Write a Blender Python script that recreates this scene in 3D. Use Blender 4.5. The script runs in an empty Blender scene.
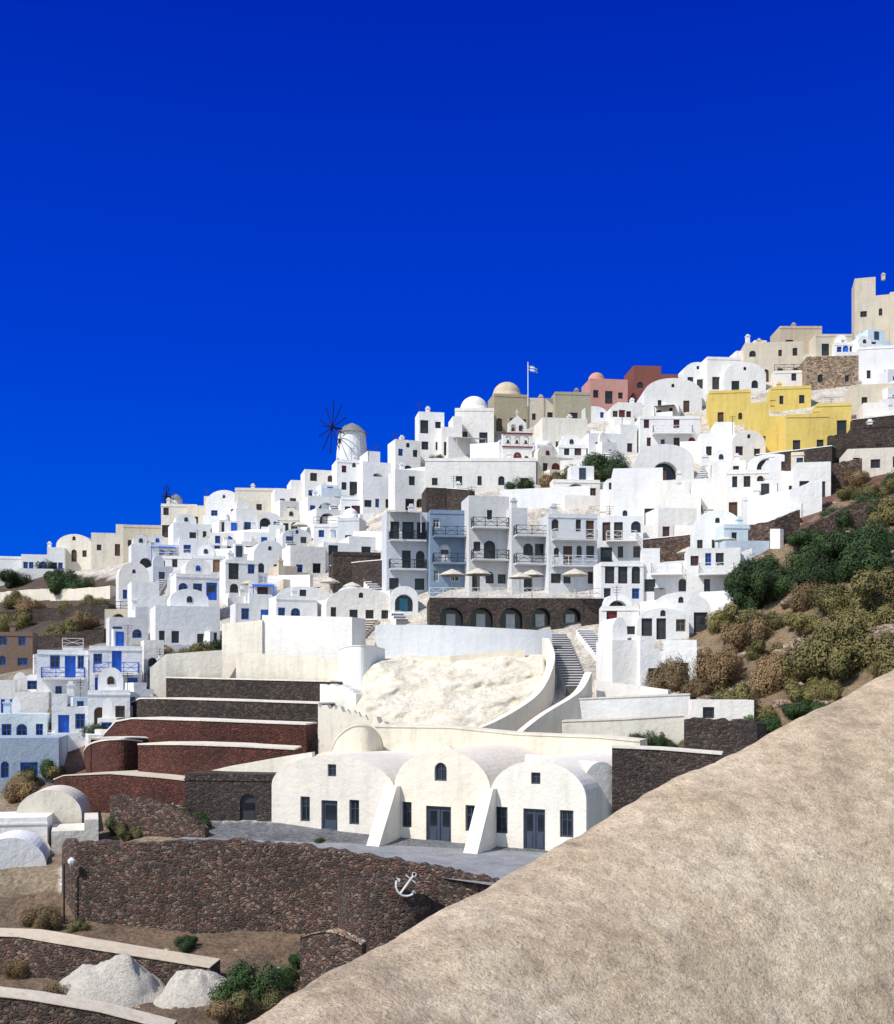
import bpy, math, random
import numpy as np
from mathutils import Vector, Matrix, noise
from mathutils.geometry import tessellate_polygon
random.seed(11)
F=1100.0; HZ=690.0; CU=447.0
scene=bpy.context.scene
col=scene.collection
# ---------------------------------------------------------------- terrain depth model
VR=[300,350,400,450,500,550,600,650,700,740,800,830,850,868,925,950,1024,1100,1300,2000]
US=[0,200,450,700,894]
TB={0:[280,270,260,250,240,225,182,140,112,98,84,78,72,66,61,57,48,42,30,14],
200:[250,240,230,215,200,175,145,118,100,87,79,73,68,64,61,57,48,42,30,14],
450:[220,205,190,172,153,136,120,106,93,84,76,71,66,62,59,56,48,42,30,14],
700:[220,200,180,160,142,126,112,100,88,80,73,68,64,60,58,55,48,42,30,14],
894:[210,190,165,140,118,98,86,80,75,71,67,65,63,60,58,55,48,42,30,14]}
def D(u,v):
    ds=[float(np.interp(v,VR,TB[k])) for k in US]
    return float(np.interp(u,US,ds))
SKU=[-400,0,60,110,160,200,250,330,400,450,500,560,640,700,760,800,860,894,1300]
SKV=[600,582,574,566,556,534,524,500,474,446,428,420,406,392,374,356,344,336,250]
def SK(u): return float(np.interp(u,SKU,SKV))
def P(u,v,d): return Vector(((u-CU)/F*d, d, (HZ-v)/F*d))
# ---------------------------------------------------------------- materials
MATS={}
def newmat(name):
    m=bpy.data.materials.new(name); m.use_nodes=True
    nt=m.node_tree; nt.nodes.clear()
    out=nt.nodes.new('ShaderNodeOutputMaterial'); b=nt.nodes.new('ShaderNodeBsdfPrincipled')
    nt.links.new(b.outputs[0],out.inputs[0])
    return m,nt,b
def N(nt,t,**k):
    n=nt.nodes.new(t)
    for a,v in k.items(): setattr(n,a,v)
    return n
def mixc(nt,fac,a,b,mode='MIX'):
    n=N(nt,'ShaderNodeMix',data_type='RGBA',blend_type=mode)
    for s,val in ((0,fac),(6,a),(7,b)):
        if isinstance(val,bpy.types.NodeSocket): nt.links.new(val,n.inputs[s])
        elif s==0: n.inputs[0].default_value=val
        else: n.inputs[s].default_value=(*val[:3],1)
    return n.outputs[2]
def noi(nt,vec,scale,detail=4,rough=0.55):
    n=N(nt,'ShaderNodeTexNoise'); n.inputs['Scale'].default_value=scale
    n.inputs['Detail'].default_value=detail; n.inputs['Roughness'].default_value=rough
    if vec is not None: nt.links.new(vec,n.inputs['Vector'])
    return n.outputs[0]
def ramp(nt,fac,stops,interp='LINEAR'):
    r=N(nt,'ShaderNodeValToRGB'); r.color_ramp.interpolation=interp
    e=r.color_ramp.elements
    while len(e)<len(stops): e.new(0.5)
    for i,(p,c) in enumerate(stops):
        e[i].position=p; e[i].color=(*c,1) if len(c)==3 else c
    nt.links.new(fac,r.inputs[0]); return r.outputs[0]
def pos(nt): return N(nt,'ShaderNodeNewGeometry').outputs['Position']
def vscale(nt,vec,s):
    m=N(nt,'ShaderNodeMapping'); m.inputs['Scale'].default_value=s; nt.links.new(vec,m.inputs[0]); return m.outputs[0]
def bump(nt,b,h,strength,dist):
    n=N(nt,'ShaderNodeBump'); n.inputs['Strength'].default_value=strength; n.inputs['Distance'].default_value=dist
    nt.links.new(h,n.inputs['Height']); nt.links.new(n.outputs[0],b.inputs['Normal'])
def plaster(name,c,dirt=0.35,dc=None):
    m,nt,b=newmat(name)
    p=pos(nt)
    n1=noi(nt,p,0.35,5); n2=noi(nt,vscale(nt,p,(1.6,1.6,0.25)),1.0,5,0.65)
    dk=dc or (c[0]*0.58,c[1]*0.55,c[2]*0.5)
    f=ramp(nt,n2,[(0.48,(0,0,0)),(0.78,(dirt,)*3)])
    base=mixc(nt,f,c,dk)
    v=ramp(nt,n1,[(0.3,(0.88,0.88,0.89)),(0.7,(1,1,1))])
    base=mixc(nt,1.0,base,v,'MULTIPLY')
    oi=N(nt,'ShaderNodeObjectInfo')
    rv=ramp(nt,oi.outputs['Random'],[(0,(0.84,0.85,0.87)),(0.3,(1,.96,.90)),(.55,(.93,.94,.96)),(1,(1,1,1))])
    base=mixc(nt,1.0,base,rv,'MULTIPLY')
    nt.links.new(base,b.inputs['Base Color']); b.inputs['Roughness'].default_value=0.88
    bump(nt,b,noi(nt,p,2.0,6,0.65),0.5,0.15)
    MATS[name]=m; return m
def stone(name,cols,mortar,scale=2.6,mw=0.06):
    m,nt,b=newmat(name); p=vscale(nt,pos(nt),(1,1,1.5))
    w=N(nt,'ShaderNodeVectorMath',operation='ADD')
    nn=N(nt,'ShaderNodeTexNoise'); nn.inputs['Scale'].default_value=1.5; nt.links.new(p,nn.inputs[0])
    sc=N(nt,'ShaderNodeVectorMath',operation='SCALE'); sc.inputs['Scale'].default_value=0.45; nt.links.new(nn.outputs[1],sc.inputs[0])
    nt.links.new(p,w.inputs[0]); nt.links.new(sc.outputs[0],w.inputs[1])
    vo=N(nt,'ShaderNodeTexVoronoi'); vo.inputs['Scale'].default_value=scale; nt.links.new(w.outputs[0],vo.inputs[0])
    ve=N(nt,'ShaderNodeTexVoronoi',feature='DISTANCE_TO_EDGE'); ve.inputs['Scale'].default_value=scale; nt.links.new(w.outputs[0],ve.inputs[0])
    sp=N(nt,'ShaderNodeSeparateColor'); nt.links.new(vo.outputs['Color'],sp.inputs[0])
    k=len(cols); base=ramp(nt,sp.outputs[0],[(i/k,c) for i,c in enumerate(cols)],'CONSTANT')
    big=ramp(nt,noi(nt,p,0.3,5,.65),[(0.3,(0.55,0.55,0.55)),(0.7,(1.45,1.3,1.2))])
    base=mixc(nt,1.0,base,big,'MULTIPLY')
    gr=ramp(nt,noi(nt,p,9,4),[(0.3,(0.65,0.65,0.65)),(0.7,(1.25,1.25,1.25))])
    base=mixc(nt,1.0,base,gr,'MULTIPLY')
    mf=ramp(nt,ve.outputs['Distance'],[(0.0,(0.7,)*3),(mw,(0,0,0))])
    base=mixc(nt,mf,base,mortar)
    nt.links.new(base,b.inputs['Base Color']); b.inputs['Roughness'].default_value=0.9
    hh=ramp(nt,ve.outputs['Distance'],[(0,(0,0,0)),(0.2,(1,1,1))])
    bump(nt,b,hh,0.9,0.1)
    MATS[name]=m; return m
def paint(name,c,rough=0.5):
    m,nt,b=newmat(name)
    f=noi(nt,pos(nt),3.0,3); r=ramp(nt,f,[(0.3,tuple(x*0.75 for x in c)),(0.7,c)])
    nt.links.new(r,b.inputs['Base Color']); b.inputs['Roughness'].default_value=rough
    MATS[name]=m; return m
for n,c in dict(white=(.85,.85,.84),cream=(.81,.76,.65),beige=(.64,.57,.45),tan=(.55,.46,.34),yellow=(.78,.60,.17),
    pink=(.56,.29,.25),redbrown=(.24,.08,.06),grey=(.22,.30,.42),greywhite=(.66,.68,.71),paleblue=(.62,.73,.82),olive=(.40,.36,.26),brown=(.22,.15,.11),
    bluegrey=(.38,.47,.60),blue=(.05,.18,.5),stairgrey=(.24,.24,.25),riser=(.12,.11,.11)).items():
    plaster(n+'_plaster',c,0.55 if n in('cream','beige','tan','yellow') else 0.34)
plaster('cave_plaster',(.86,.81,.72),0.35)
stone('lava_stone',[(.045,.034,.03),(.12,.055,.042),(.08,.06,.052),(.15,.105,.085),(.06,.042,.034),(.19,.145,.12)],(.14,.11,.09),4.2,.07)
stone('dark_stone',[(.03,.025,.024),(.065,.048,.042),(.045,.037,.035),(.095,.075,.063)],(.10,.08,.07),4.2,.07)
stone('red_stone',[(.095,.026,.018),(.13,.042,.03),(.065,.022,.018),(.105,.038,.028)],(.13,.06,.045),4.2,mw=0.05)
stone('tan_stone',[(.26,.19,.13),(.34,.27,.2),(.16,.11,.08),(.42,.35,.27)],(.45,.38,.3))
for n,c in dict(dark=(.035,.035,.04),blue=(.015,.13,.62),red=(.18,.015,.02),brown=(.09,.045,.025),navy=(.045,.06,.10),white=(.75,.75,.74),wood=(.22,.13,.07),canvas=(.66,.61,.5),green=(.03,.15,.08),iron=(.03,.03,.03),aqua=(.04,.24,.38)).items():
    paint(n+'_paint',c)
m,nt,b=newmat('black_timber'); b.inputs['Base Color'].default_value=(.015,.013,.012,1); b.inputs['Roughness'].default_value=1; b.inputs['Specular IOR Level'].default_value=0; MATS['black_timber']=m
m,nt,b=newmat('window_glass'); b.inputs['Base Color'].default_value=(.015,.02,.028,1); b.inputs['Roughness'].default_value=0.12
MATS['window_glass']=m
m,nt,b=newmat('grey_paving'); p=pos(nt)
ve=N(nt,'ShaderNodeTexVoronoi',feature='DISTANCE_TO_EDGE'); ve.inputs['Scale'].default_value=1.6; nt.links.new(p,ve.inputs[0])
c1=ramp(nt,noi(nt,p,0.8,5),[(0.3,(.16,.17,.19)),(0.7,(.27,.28,.30))])
nt.links.new(mixc(nt,ramp(nt,ve.outputs['Distance'],[(0,(.6,)*3),(0.05,(0,0,0))]),c1,(.38,.37,.35)),b.inputs['Base Color']); b.inputs['Roughness'].default_value=.85
MATS['grey_paving']=m
m,nt,b=newmat('cream_rock'); p=pos(nt)
c1=ramp(nt,noi(nt,vscale(nt,p,(.5,.5,1.4)),.9,8,.7),[(0.3,(.60,.53,.41)),(.45,(.80,.74,.61)),(0.65,(.88,.84,.74))])
c1=mixc(nt,1.0,c1,ramp(nt,noi(nt,p,5,5,.7),[(.3,(.82,.80,.76)),(.6,(1.04,1.04,1.04))]),'MULTIPLY')
nt.links.new(c1,b.inputs['Base Color']); b.inputs['Roughness'].default_value=.95
bump(nt,b,noi(nt,vscale(nt,p,(1,1,2)),1.4,9,.7),.9,.5); MATS['cream_rock']=m
def foliage(name,a,bb,c):
    m,nt,b=newmat(name)
    p=pos(nt); f=noi(nt,p,.8,4,0.6); r=ramp(nt,f,[(0.3,a),(0.5,bb),(0.75,c)])
    oi=N(nt,'ShaderNodeObjectInfo'); rv=ramp(nt,oi.outputs['Random'],[(0,(.6,.62,.6)),(1,(1.25,1.15,1.0))])
    r=mixc(nt,1.0,r,rv,'MULTIPLY')
    nt.links.new(r,b.inputs['Base Color']); b.inputs['Roughness'].default_value=.8
    MATS[name]=m
foliage('green_leaves',(.010,.028,.006),(.024,.06,.012),(.055,.11,.024))
foliage('olive_leaves',(.07,.075,.025),(.14,.13,.045),(.23,.2,.085))
foliage('dry_leaves',(.10,.068,.036),(.19,.13,.068),(.30,.22,.12))
# ---------------------------------------------------------------- mesh helpers
class MB:
    def __init__(s): s.v=[];s.f=[];s.m=[]
    def add(s,vs,fs,mi=0):
        o=len(s.v); s.v+= [tuple(x) for x in vs]; s.f+=[tuple(i+o for i in f) for f in fs]; s.m+=(mi if isinstance(mi,list) else [mi]*len(fs))
    def box(s,x0,x1,y0,y1,z0,z1,mi=0):
        s.add([(x0,y0,z0),(x1,y0,z0),(x1,y1,z0),(x0,y1,z0),(x0,y0,z1),(x1,y0,z1),(x1,y1,z1),(x0,y1,z1)],
              [(0,3,2,1),(4,5,6,7),(0,1,5,4),(1,2,6,5),(2,3,7,6),(3,0,4,7)],mi)
    def poly(s,outer,holes,y,mi=0,flip=False):
        loops=[outer]+holes; flat=[p for l in loops for p in l]
        tr=tessellate_polygon([[Vector((p[0],p[1],0)) for p in l] for l in loops])
        fs=[]
        for t in tr:
            a,b_,c=[flat[i] for i in t]
            ar=(b_[0]-a[0])*(c[1]-a[1])-(c[0]-a[0])*(b_[1]-a[1])
            if abs(ar)<1e-9: continue
            fs.append(t if (ar>0)!=flip else (t[0],t[2],t[1]))
        s.add([(p[0],y,p[1]) for p in flat],fs,mi)
    def ring(s,loop,y0,y1,mi=0,inward=False):
        n=len(loop); vs=[(p[0],y0,p[1]) for p in loop]+[(p[0],y1,p[1]) for p in loop]
        fs=[((i,i+n,(i+1)%n+n,(i+1)%n) if not inward else (i,(i+1)%n,(i+1)%n+n,i+n)) for i in range(n)]
        s.add(vs,fs,mi)
    def extrude(s,outer,holes,y0,y1,mi=0):
        s.poly(outer,holes,y0,mi); s.poly(outer,holes,y1,mi,True)
        s.ring(outer,y0,y1,mi)
        for h in holes: s.ring(h,y0,y1,mi,True)
    def tube(s,a,b,r,n=6,mi=0,r2=None):
        a=Vector(a);b=Vector(b);d=(b-a).normalized(); r2=r if r2 is None else r2
        t=d.orthogonal().normalized(); w=d.cross(t)
        vs=[];
        for q,rr in ((a,r),(b,r2)):
            for i in range(n):
                an=2*math.pi*i/n; vs.append(q+t*math.cos(an)*rr+w*math.sin(an)*rr)
        s.add(vs,[(i,(i+1)%n,(i+1)%n+n,i+n) for i in range(n)]+[tuple(range(n-1,-1,-1)),tuple(range(n,2*n))],mi)
    def lathe(s,prof,n=20,mi=0,cx=0,cy=0):
        vs=[(cx+r*math.cos(2*math.pi*i/n),cy+r*math.sin(2*math.pi*i/n),z) for r,z in prof for i in range(n)]
        fs=[]
        for j in range(len(prof)-1):
            for i in range(n): fs.append((j*n+i,j*n+(i+1)%n,(j+1)*n+(i+1)%n,(j+1)*n+i))
        fs.append(tuple((len(prof)-1)*n+i for i in range(n)))
        s.add(vs,fs,mi)
    def mesh(s,name,mats,smooth=False):
        me=bpy.data.meshes.new(name); me.from_pydata(s.v,[],s.f)
        for m in mats: me.materials.append(MATS[m])
        if len(mats)>1: me.polygons.foreach_set('material_index',s.m)
        if smooth: me.polygons.foreach_set('use_smooth',[True]*len(s.f))
        me.update(); return me
def obj(name,me,loc=(0,0,0),yaw=0,parent=None,label=None,cat=None,group=None,scale=None):
    o=bpy.data.objects.new(name,me); o.location=loc; o.rotation_euler=(0,0,yaw)
    if scale: o.scale=scale
    col.objects.link(o)
    if parent: o.parent=parent
    if label: o['label']=label
    if cat: o['category']=cat
    if group: o['group']=group
    return o
def rectl(x0,x1,z0,z1): return [(x0,z0),(x1,z0),(x1,z1),(x0,z1)]
def archl(xc,w,z0,h,n=8,rise=None):
    r=w/2; rise=min(r,h*0.9) if rise is None else rise; zs=z0+h-rise
    return [(xc-r,z0),(xc+r,z0)]+[(xc+r*math.cos(math.pi*i/n),zs+rise*math.sin(math.pi*i/n)) for i in range(0,n+1)]
CACHE={}
def opening_mesh(kind,w,h,arch,c):
    k=(kind,round(w,1),round(h,1),arch,c)
    if k in CACHE: return CACHE[k]
    mb=MB(); L=(lambda e:archl(0,w-2*e,e if kind=='window' else 0,h-2*e if kind=='window' else h-e)) if arch else (lambda e:rectl(-w/2+e,w/2-e,e if kind=='window' else 0,h-e))
    fr=min(0.11,w*0.14)
    mb.extrude(L(0.0),[L(fr)],0,0.09,0)
    if kind=='window':
        mb.poly(L(fr*0.9),[],0.05,1); mb.box(-0.03,0.03,0.012,0.06,fr,h-fr*1.5,0)
        mb.box(-w/2+fr,w/2-fr,0.015,0.055,h*0.6,h*0.6+0.05,0)
    elif kind=='door':
        mb.poly(L(fr*0.9),[],0.05,0)
        hh=h*0.8 if arch else h-fr
        if w>1.3: mb.box(-0.04,0.04,0.0,0.06,0.0,hh,0)
        for sx in ((-1,1) if w>1.3 else (0,)):
            pw=(w/2-fr)*0.6 if w>1.3 else w-2*fr-0.2
            cx=sx*(w/4)
            for z0,z1 in ((0.15,h*0.4),(h*0.47,hh-0.2)):
                mb.box(cx-pw/2,cx+pw/2,0.02,0.06,z0,z1,0 if w<1.2 else (0 if z0<.5 else 1))
    else:
        mb.v=[];mb.f=[];mb.m=[]; mb.poly(L(0),[],0.05,1); mb.box(-.45,.45,0.0,.045,0,min(2.0,h*.8),0)
    me=mb.mesh(kind,[c+'_paint','window_glass']); CACHE[k]=me; return me
CN={'white':'white','cream':'cream','beige':'beige','tan':'tan','yellow':'yellow','pink':'pink','redbrown':'dark red','grey':'blue-grey','greywhite':'pale grey','paleblue':'pale blue','olive':'olive brown','brown':'brown','bluegrey':'blue-grey','blue':'blue','cave':'off-white'}
def wmat(c):
    if c in('lava','dark','red'): return c+'_stone'
    if c=='tanstone': return 'tan_stone'
    return c+'_plaster'
def house_at(loc,W,H,depth,yaw,style,c,wc,openings,name='house',label=None,parts=(),down=3.0,group='houses stacked on the hillside',cat='house',rise=None,mixw=False):
    mb=MB()
    if style=='v':
        rs=rise if rise else min(W/2,H*0.42); out=[(-W/2,-down),(W/2,-down)]+[(W/2*math.cos(math.pi*i/24),H-rs+rs*math.sin(math.pi*i/24)) for i in range(25)]
    elif style=='s':
        q=W*random.uniform(-.15,.2)
        if random.random()<.5: out=[(-W/2,-down),(W/2,-down),(W/2,H*0.72),(q,H*0.72),(q,H),(-W/2,H)]
        else: out=[(-W/2,-down),(W/2,-down),(W/2,H),(q,H),(q,H*.72),(-W/2,H*.72)]
    else:
        out=[(-W/2,-down),(W/2,-down),(W/2,H),(-W/2,H)]
    holes=[];good=[]
    for o in openings:
        k,xc,z0,w,h,ar=o
        if xc-w/2<-W/2+.15 or xc+w/2>W/2-.15 or z0+h>H-.12: continue
        if style=='v':
            ex=abs(xc)+w/2; zz=H-rs+rs*math.sqrt(max(0,1-(ex/(W/2))**2))
            if z0+h>zz-.12: continue
        if style=='s' and z0+h>H*0.70: continue
        z0=max(z0,0.02)
        if any(abs(xc-g[1])<(w+g[3])/2+.12 and not(z0>g[2]+g[4]+.1 or z0+h<g[2]-.1) for g in good): continue
        hl=archl(xc,w,z0,h) if ar else rectl(xc-w/2,xc+w/2,z0,z0+h)
        holes.append(hl); good.append((k,xc,z0,w,h,ar))
    mb.poly(out,holes,0,0); mb.ring(out,0,depth,0); mb.poly(out,[],depth,0,True)
    for hl,g in zip(holes,good):
        rd=1.3 if g[0]=='archway' else 0.25
        mb.ring(hl,0,rd,0,True)
    if style=='f' and H>2 and W>3 and random.random()<.5:
        mb.box(-W/2-.06,W/2+.06,-.06,.12,H-.45,H-.33,0)
    me=mb.mesh(name,[wmat(c)])
    lab=label or f"{CN.get(c,'dark stone')} {'stone' if c in('lava','dark','red','tanstone') else 'plaster'} {dict(v='vaulted',s='stepped').get(style,'flat-roofed')} house with {dict(dark='dark',navy='dark blue').get(wc,wc)} openings"
    o=obj(name,me,loc,yaw,label=lab,cat=cat,group=group)
    for g in good:
        rd=1.28 if g[0]=='archway' else 0.19
        wq=wc if not mixw or random.random()<.7 else random.choice(('dark','brown','red','blue','navy','wood'))
        obj('doorway' if g[0]=='archway' else g[0],opening_mesh(g[0],g[3],g[4],g[5],wq),(g[1],rd-.05,g[2]),0,o)
    for pt in parts:
        k=pt[0]
        if k=='dome':
            _,x,y,r,pc=pt
            q=MB(); n=8; q.lathe([(r*1.04,-.3),(r*1.04,.5)]+[(r*math.cos(math.pi/2*i/n),.5+r*.95*math.sin(math.pi/2*i/n)) for i in range(n)]+[(0.05,.5+r*.95)],24)
            obj('dome',q.mesh('dome',[wmat(pc)],True),(x,y,H),0,o)
        elif k=='chimney':
            _,x,y,hh=pt
            q=MB(); q.box(-.3,.3,-.3,.3,-.2,hh); q.box(-.38,.38,-.38,.38,hh,hh+.12); q.box(-.2,.2,-.2,.2,hh+.12,hh+.4)
            obj('chimney',q.mesh('chimney',[wmat(c if c!='dark' else 'white')]),(x,y,H),0,o)
        elif k=='antenna':
            _,x,y,hh=pt
            q=MB(); q.tube((0,0,-.1),(0,0,hh),.035,4)
            for i in range(4): q.tube((-.5+.1*i,0,hh-.15-.25*i),(.5-.1*i,0,hh-.15-.25*i),.025,4)
            obj('antenna',q.mesh('antenna',['iron_paint']),(x,y,H),0,o)
        elif k=='railing':
            _,x0,x1,y,z,pc=pt
            obj('railing',rail_mesh([Vector((x0,y,z)),Vector((x1,y,z))],pc,1.0),(0,0,0),0,o)
        elif k=='patio':
            _,x0,x1,y,z,dn=pt
            q=MB(); q.box(x0,x1,y,y+.3,-dn,z); q.box(x0,x0+.3,y+.3,-.003,-dn,z); q.box(x1-.3,x1,y+.3,-.003,-dn,z)
            q.box(x0+.3,x1-.3,y+.3,-.003,-dn,-.05)
            obj('patio_wall',q.mesh('patio_wall',[wmat('white' if c in('dark','lava') else c)]),(0,0,0),0,o)
        elif k=='balcony':
            _,x0,x1,z,pc=pt
            q=MB(); q.box(x0,x1,-1.2,-.002,z-.18,z); obj('balcony',q.mesh('balcony',[wmat(c)]),(0,0,0),0,o)
            obj('railing',rail_mesh([Vector((x0,-.01,z)),Vector((x0,-1.15,z)),Vector((x1,-1.15,z)),Vector((x1,-.01,z))],pc,1.0),(0,0,0),0,o)
        elif k=='canopy':
            _,x0,x1,z,pc=pt
            q=MB(); q.add([(x0,-2.2,z-.4),(x1,-2.2,z-.4),(x1,-.01,z),(x0,-.01,z),(x0,-2.2,z-.32),(x1,-2.2,z-.32),(x1,-.01,z+.08),(x0,-.01,z+.08)],[(0,3,2,1),(4,5,6,7),(0,1,5,4),(1,2,6,5),(2,3,7,6),(3,0,4,7)])
            for xx in (x0+.1,x1-.1): q.tube((xx,-2.1,z-.4),(xx,-2.1,z-2.7),.05)
            obj('canopy',q.mesh('canopy',[pc+'_paint']),(0,0,0),0,o)
        elif k=='block':
            _,x0,x1,y0,y1,hh=pt
            q=MB(); q.box(x0,x1,y0,y1,-.1,hh); b1=obj('roof_room',q.mesh('roof_room',[wmat(c)]),(0,0,H),0,o)
            if hh>1.9: obj('door',opening_mesh('door',.9,1.7,False,wc),((x0+x1)/2,y0-.06,H+.02),0,o)
        elif k=='vault':
            _,x0,x1,y0,y1,hh=pt
            q=MB(); ww=x1-x0; lp=[(x0,-.1),(x1,-.1)]+[((x0+x1)/2+ww/2*math.cos(math.pi*i/14),hh*.4+hh*.6*math.sin(math.pi*i/14)) for i in range(15)]
            q.extrude(lp,[],y0,y1); obj('roof_vault',q.mesh('roof_vault',[wmat(c)]),(0,0,H),0,o)
            if ww>2 and hh>1.6: obj('window',opening_mesh('window',.6,.7,True,wc),((x0+x1)/2,y0-.06,H+hh*.25),0,o)
    return o
def rail_mesh(pts,pc,h=1.0):
    q=MB()
    for a,b in zip(pts[:-1],pts[1:]):
        L=(b-a).length; n=max(1,int(L/1.3))
        for i in range(n+1):
            p=a.lerp(b,i/n); q.tube(p,p+Vector((0,0,h)),.05,4)
        for z in (h,h*.5,.12): q.tube(a+Vector((0,0,z)),b+Vector((0,0,z)),.04,4)
        for i in range(n):
            p=a.lerp(b,i/n); r=a.lerp(b,(i+1)/n)
            q.tube(p+Vector((0,0,.12)),r+Vector((0,0,h)),.025,4); q.tube(r+Vector((0,0,.12)),p+Vector((0,0,h)),.025,4)
    return q.mesh('railing',[pc+'_paint'])
def auto_open(W,H,style,rows=0,cols=0,kd=.25,arch=.15,big=1.0):
    if rows==0 and W>3.6 and H>2.8 and random.random()<.18:
        w=min(2.8,W*.45); x=random.uniform(-.2,.2)*W; r=[('archway',x,.05,w,min(H-.6,2.5),True)]
        r+=[('window',x+sx*(w/2+.9),.8,.85,1.2,False) for sx in(-1,1)]; return r
    if rows==0 and W>3.4 and H>2.5 and random.random()<.4:
        res=[('door',0,.05,random.choice((1.0,1.4)),min(2.2,H-.5),random.random()<.4)]
        for sx in(-1,1): res.append(('window',sx*min(W*.29,2.0),.9,.8,1.2,False))
        if W>6: 
            for sx in(-1,1): res.append(('window',sx*W*.40,.9,.8,1.2,False))
        if H>3.6: res.append(('window',0,H-1.15,.6,.75,True))
        if H>5.2:
            for sx in(-1,1): res.append(('window',sx*W*.29,3.6,.75,1.1,False))
        return res
    rows=rows or max(1,int((H+.3)/2.8)); cols=cols or max(1,int(W/1.8)); fh=H/rows
    if style=='v': fh=max(2.4,H*0.6); rows=1
    res=[]
    for r in range(rows):
        for c in range(cols):
            if random.random()<.12 and rows*cols>2: continue
            xc=(-W/2+W*(c+.5)/cols)+random.uniform(-.2,.2)
            ar=random.random()<arch
            if random.random()<kd: res.append(('door',xc,r*fh+.05,random.choice((.9,1.0,1.3))*big,min(2.1,fh-.4),ar))
            else: res.append(('window',xc,r*fh+min(.95,fh*.33),random.choice((.6,.8,.9,1.1))*big,min(1.3,fh*.48)*random.choice((.8,1,1)),ar))
    if style=='v': res.append(('window',0,H*0.74,.5,.6,True))
    return res
HEROBOX=[]
def hp(u0,u1,vt,vb,style='f',c='white',yaw=0,wc='dark',rows=0,cols=0,kd=.25,arch=.15,depth=None,d=None,openings=None,parts=(),block=True,**k):
    uc=(u0+u1)/2; d=d or D(uc,vb); ya=math.radians(yaw)
    W=(u1-u0)/F*d; H=(vb-vt)/F*d
    if depth is None: depth=min(8,max(4,W*0.8))
    side=depth*abs(math.sin(ya))
    if yaw: W=max(W*0.7,(W-side*0.8)/math.cos(ya))
    loc=P(uc,vb,d)
    if openings is None: openings=auto_open(W,H,style,rows,cols,kd,arch)
    if callable(parts): parts=parts(W,H)
    if block: HEROBOX.append((u0,u1,vt,vb))
    return house_at(loc,W,H,depth,ya,style,c,wc,openings,parts=parts,**k)
# ---------------------------------------------------------------- terrain
def inpoly(u,v,pl):
    c=False;n=len(pl)
    for i in range(n):
        x1,y1=pl[i];x2,y2=pl[(i+1)%n]
        if (y1>v)!=(y2>v) and u<(x2-x1)*(v-y1)/(y2-y1)+x1: c=not c
    return c
ZONES=[([(-400,576),(60,574),(125,580),(118,640),(60,655),(-400,660)],(.085,.062,.045),.8),
 ([(-400,660),(60,655),(115,640),(165,640),(160,700),(60,790),(-400,800)],(.30,.26,.22),.3),
 ([(655,705),(700,615),(745,560),(800,500),(830,455),(870,470),(1400,400),(1400,900),(894,720),(760,760),(690,720)],(.24,.175,.11),.9),
 ([(740,520),(850,415),(1400,400),(1400,520),(850,490),(760,560)],(.15,.075,.055),.7),
 ([(318,655),(372,640),(560,640),(548,690),(510,728),(380,735),(318,735)],(.74,.68,.56),.5),
 ([(160,635),(245,635),(245,680),(160,680)],(.26,.2,.13),.5),
 ([(505,690),(720,690),(720,758),(318,770),(318,735)],(.70,.64,.53),.25),
 ([(210,822),(560,822),(640,870),(470,890),(210,868)],(.17,.18,.20),.05),
 ([(50,676),(322,676),(322,790),(50,800)],(.18,.11,.08),.15),
 ([(-400,785),(110,785),(210,835),(210,868),(60,868),(60,925),(-400,925)],(.30,.235,.165),.5),
 ([(-400,925),(350,868),(640,868),(1400,900),(1400,3000),(-400,3000)],(.20,.14,.095),.7)]
vals=[];faces=[];cols_=[]
us=list(range(-400,1301,5)); NR=230
for u in us:
    for j in range(NR):
        t=(j/(NR-1)); vs=SK(u); v=1250+(vs-1250)*t
        d=D(u,v); p=P(u,v,d)
        cc=(.56,.53,.48); amp=.2
        for pl,zc,a in ZONES:
            if inpoly(u,v,pl): cc=zc;amp=a
        q=Vector((p.x*.35,p.y*.35,p.z*.5)); nz=noise.fractal(q,1.0,2.0,4)
        p+=Vector((nz*.3,nz*.8,nz*.5))*amp
        vals.append(p); cols_.append((*cc,1))
    top=vals[-1]
    for dd,dz in ((15,0),(60,-3),(250,-40),(700,-110)):
        vals.append(top+Vector((0,dd,dz))); cols_.append((.3,.26,.2,1))
R=NR+4
for i in range(len(us)-1):
    for j in range(R-1):
        a=i*R+j; faces.append((a,a+R,a+R+1,a+1))
me=bpy.data.meshes.new('hillside'); me.from_pydata(vals,[],faces)
ca=me.color_attributes.new('Col','FLOAT_COLOR','POINT')
ca.data.foreach_set('color',np.array(cols_,dtype=np.float32).ravel())
me.polygons.foreach_set('use_smooth',[True]*len(faces))
m,nt,b=newmat('hill_ground'); p=pos(nt)
at=N(nt,'ShaderNodeAttribute',attribute_name='Col')
base=mixc(nt,1.0,at.outputs['Color'],ramp(nt,noi(nt,p,.5,6,.65),[(.3,(.55,.52,.48)),(.5,(1,1,1)),(.7,(1.3,1.25,1.2))]),'MULTIPLY')
base=mixc(nt,1.0,base,ramp(nt,noi(nt,p,4,5,.7),[(.3,(.55,.52,.48)),(.6,(1.2,1.2,1.2))]),'MULTIPLY')
nt.links.new(base,b.inputs['Base Color']); b.inputs['Roughness'].default_value=.95
bump(nt,b,noi(nt,p,1.8,8,.7),1.0,.5)
me.materials.append(m)
o=obj('hillside',me); o['kind']='structure'; o['label']='rocky volcanic hillside carrying the village'; o['category']='hillside'
m,nt,b=newmat('sea_water'); b.inputs['Base Color'].default_value=(.01,.05,.12,1); b.inputs['Roughness'].default_value=.15
bump(nt,b,noi(nt,pos(nt),.3,5),.3,.5); MATS['sea_water']=m
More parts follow.
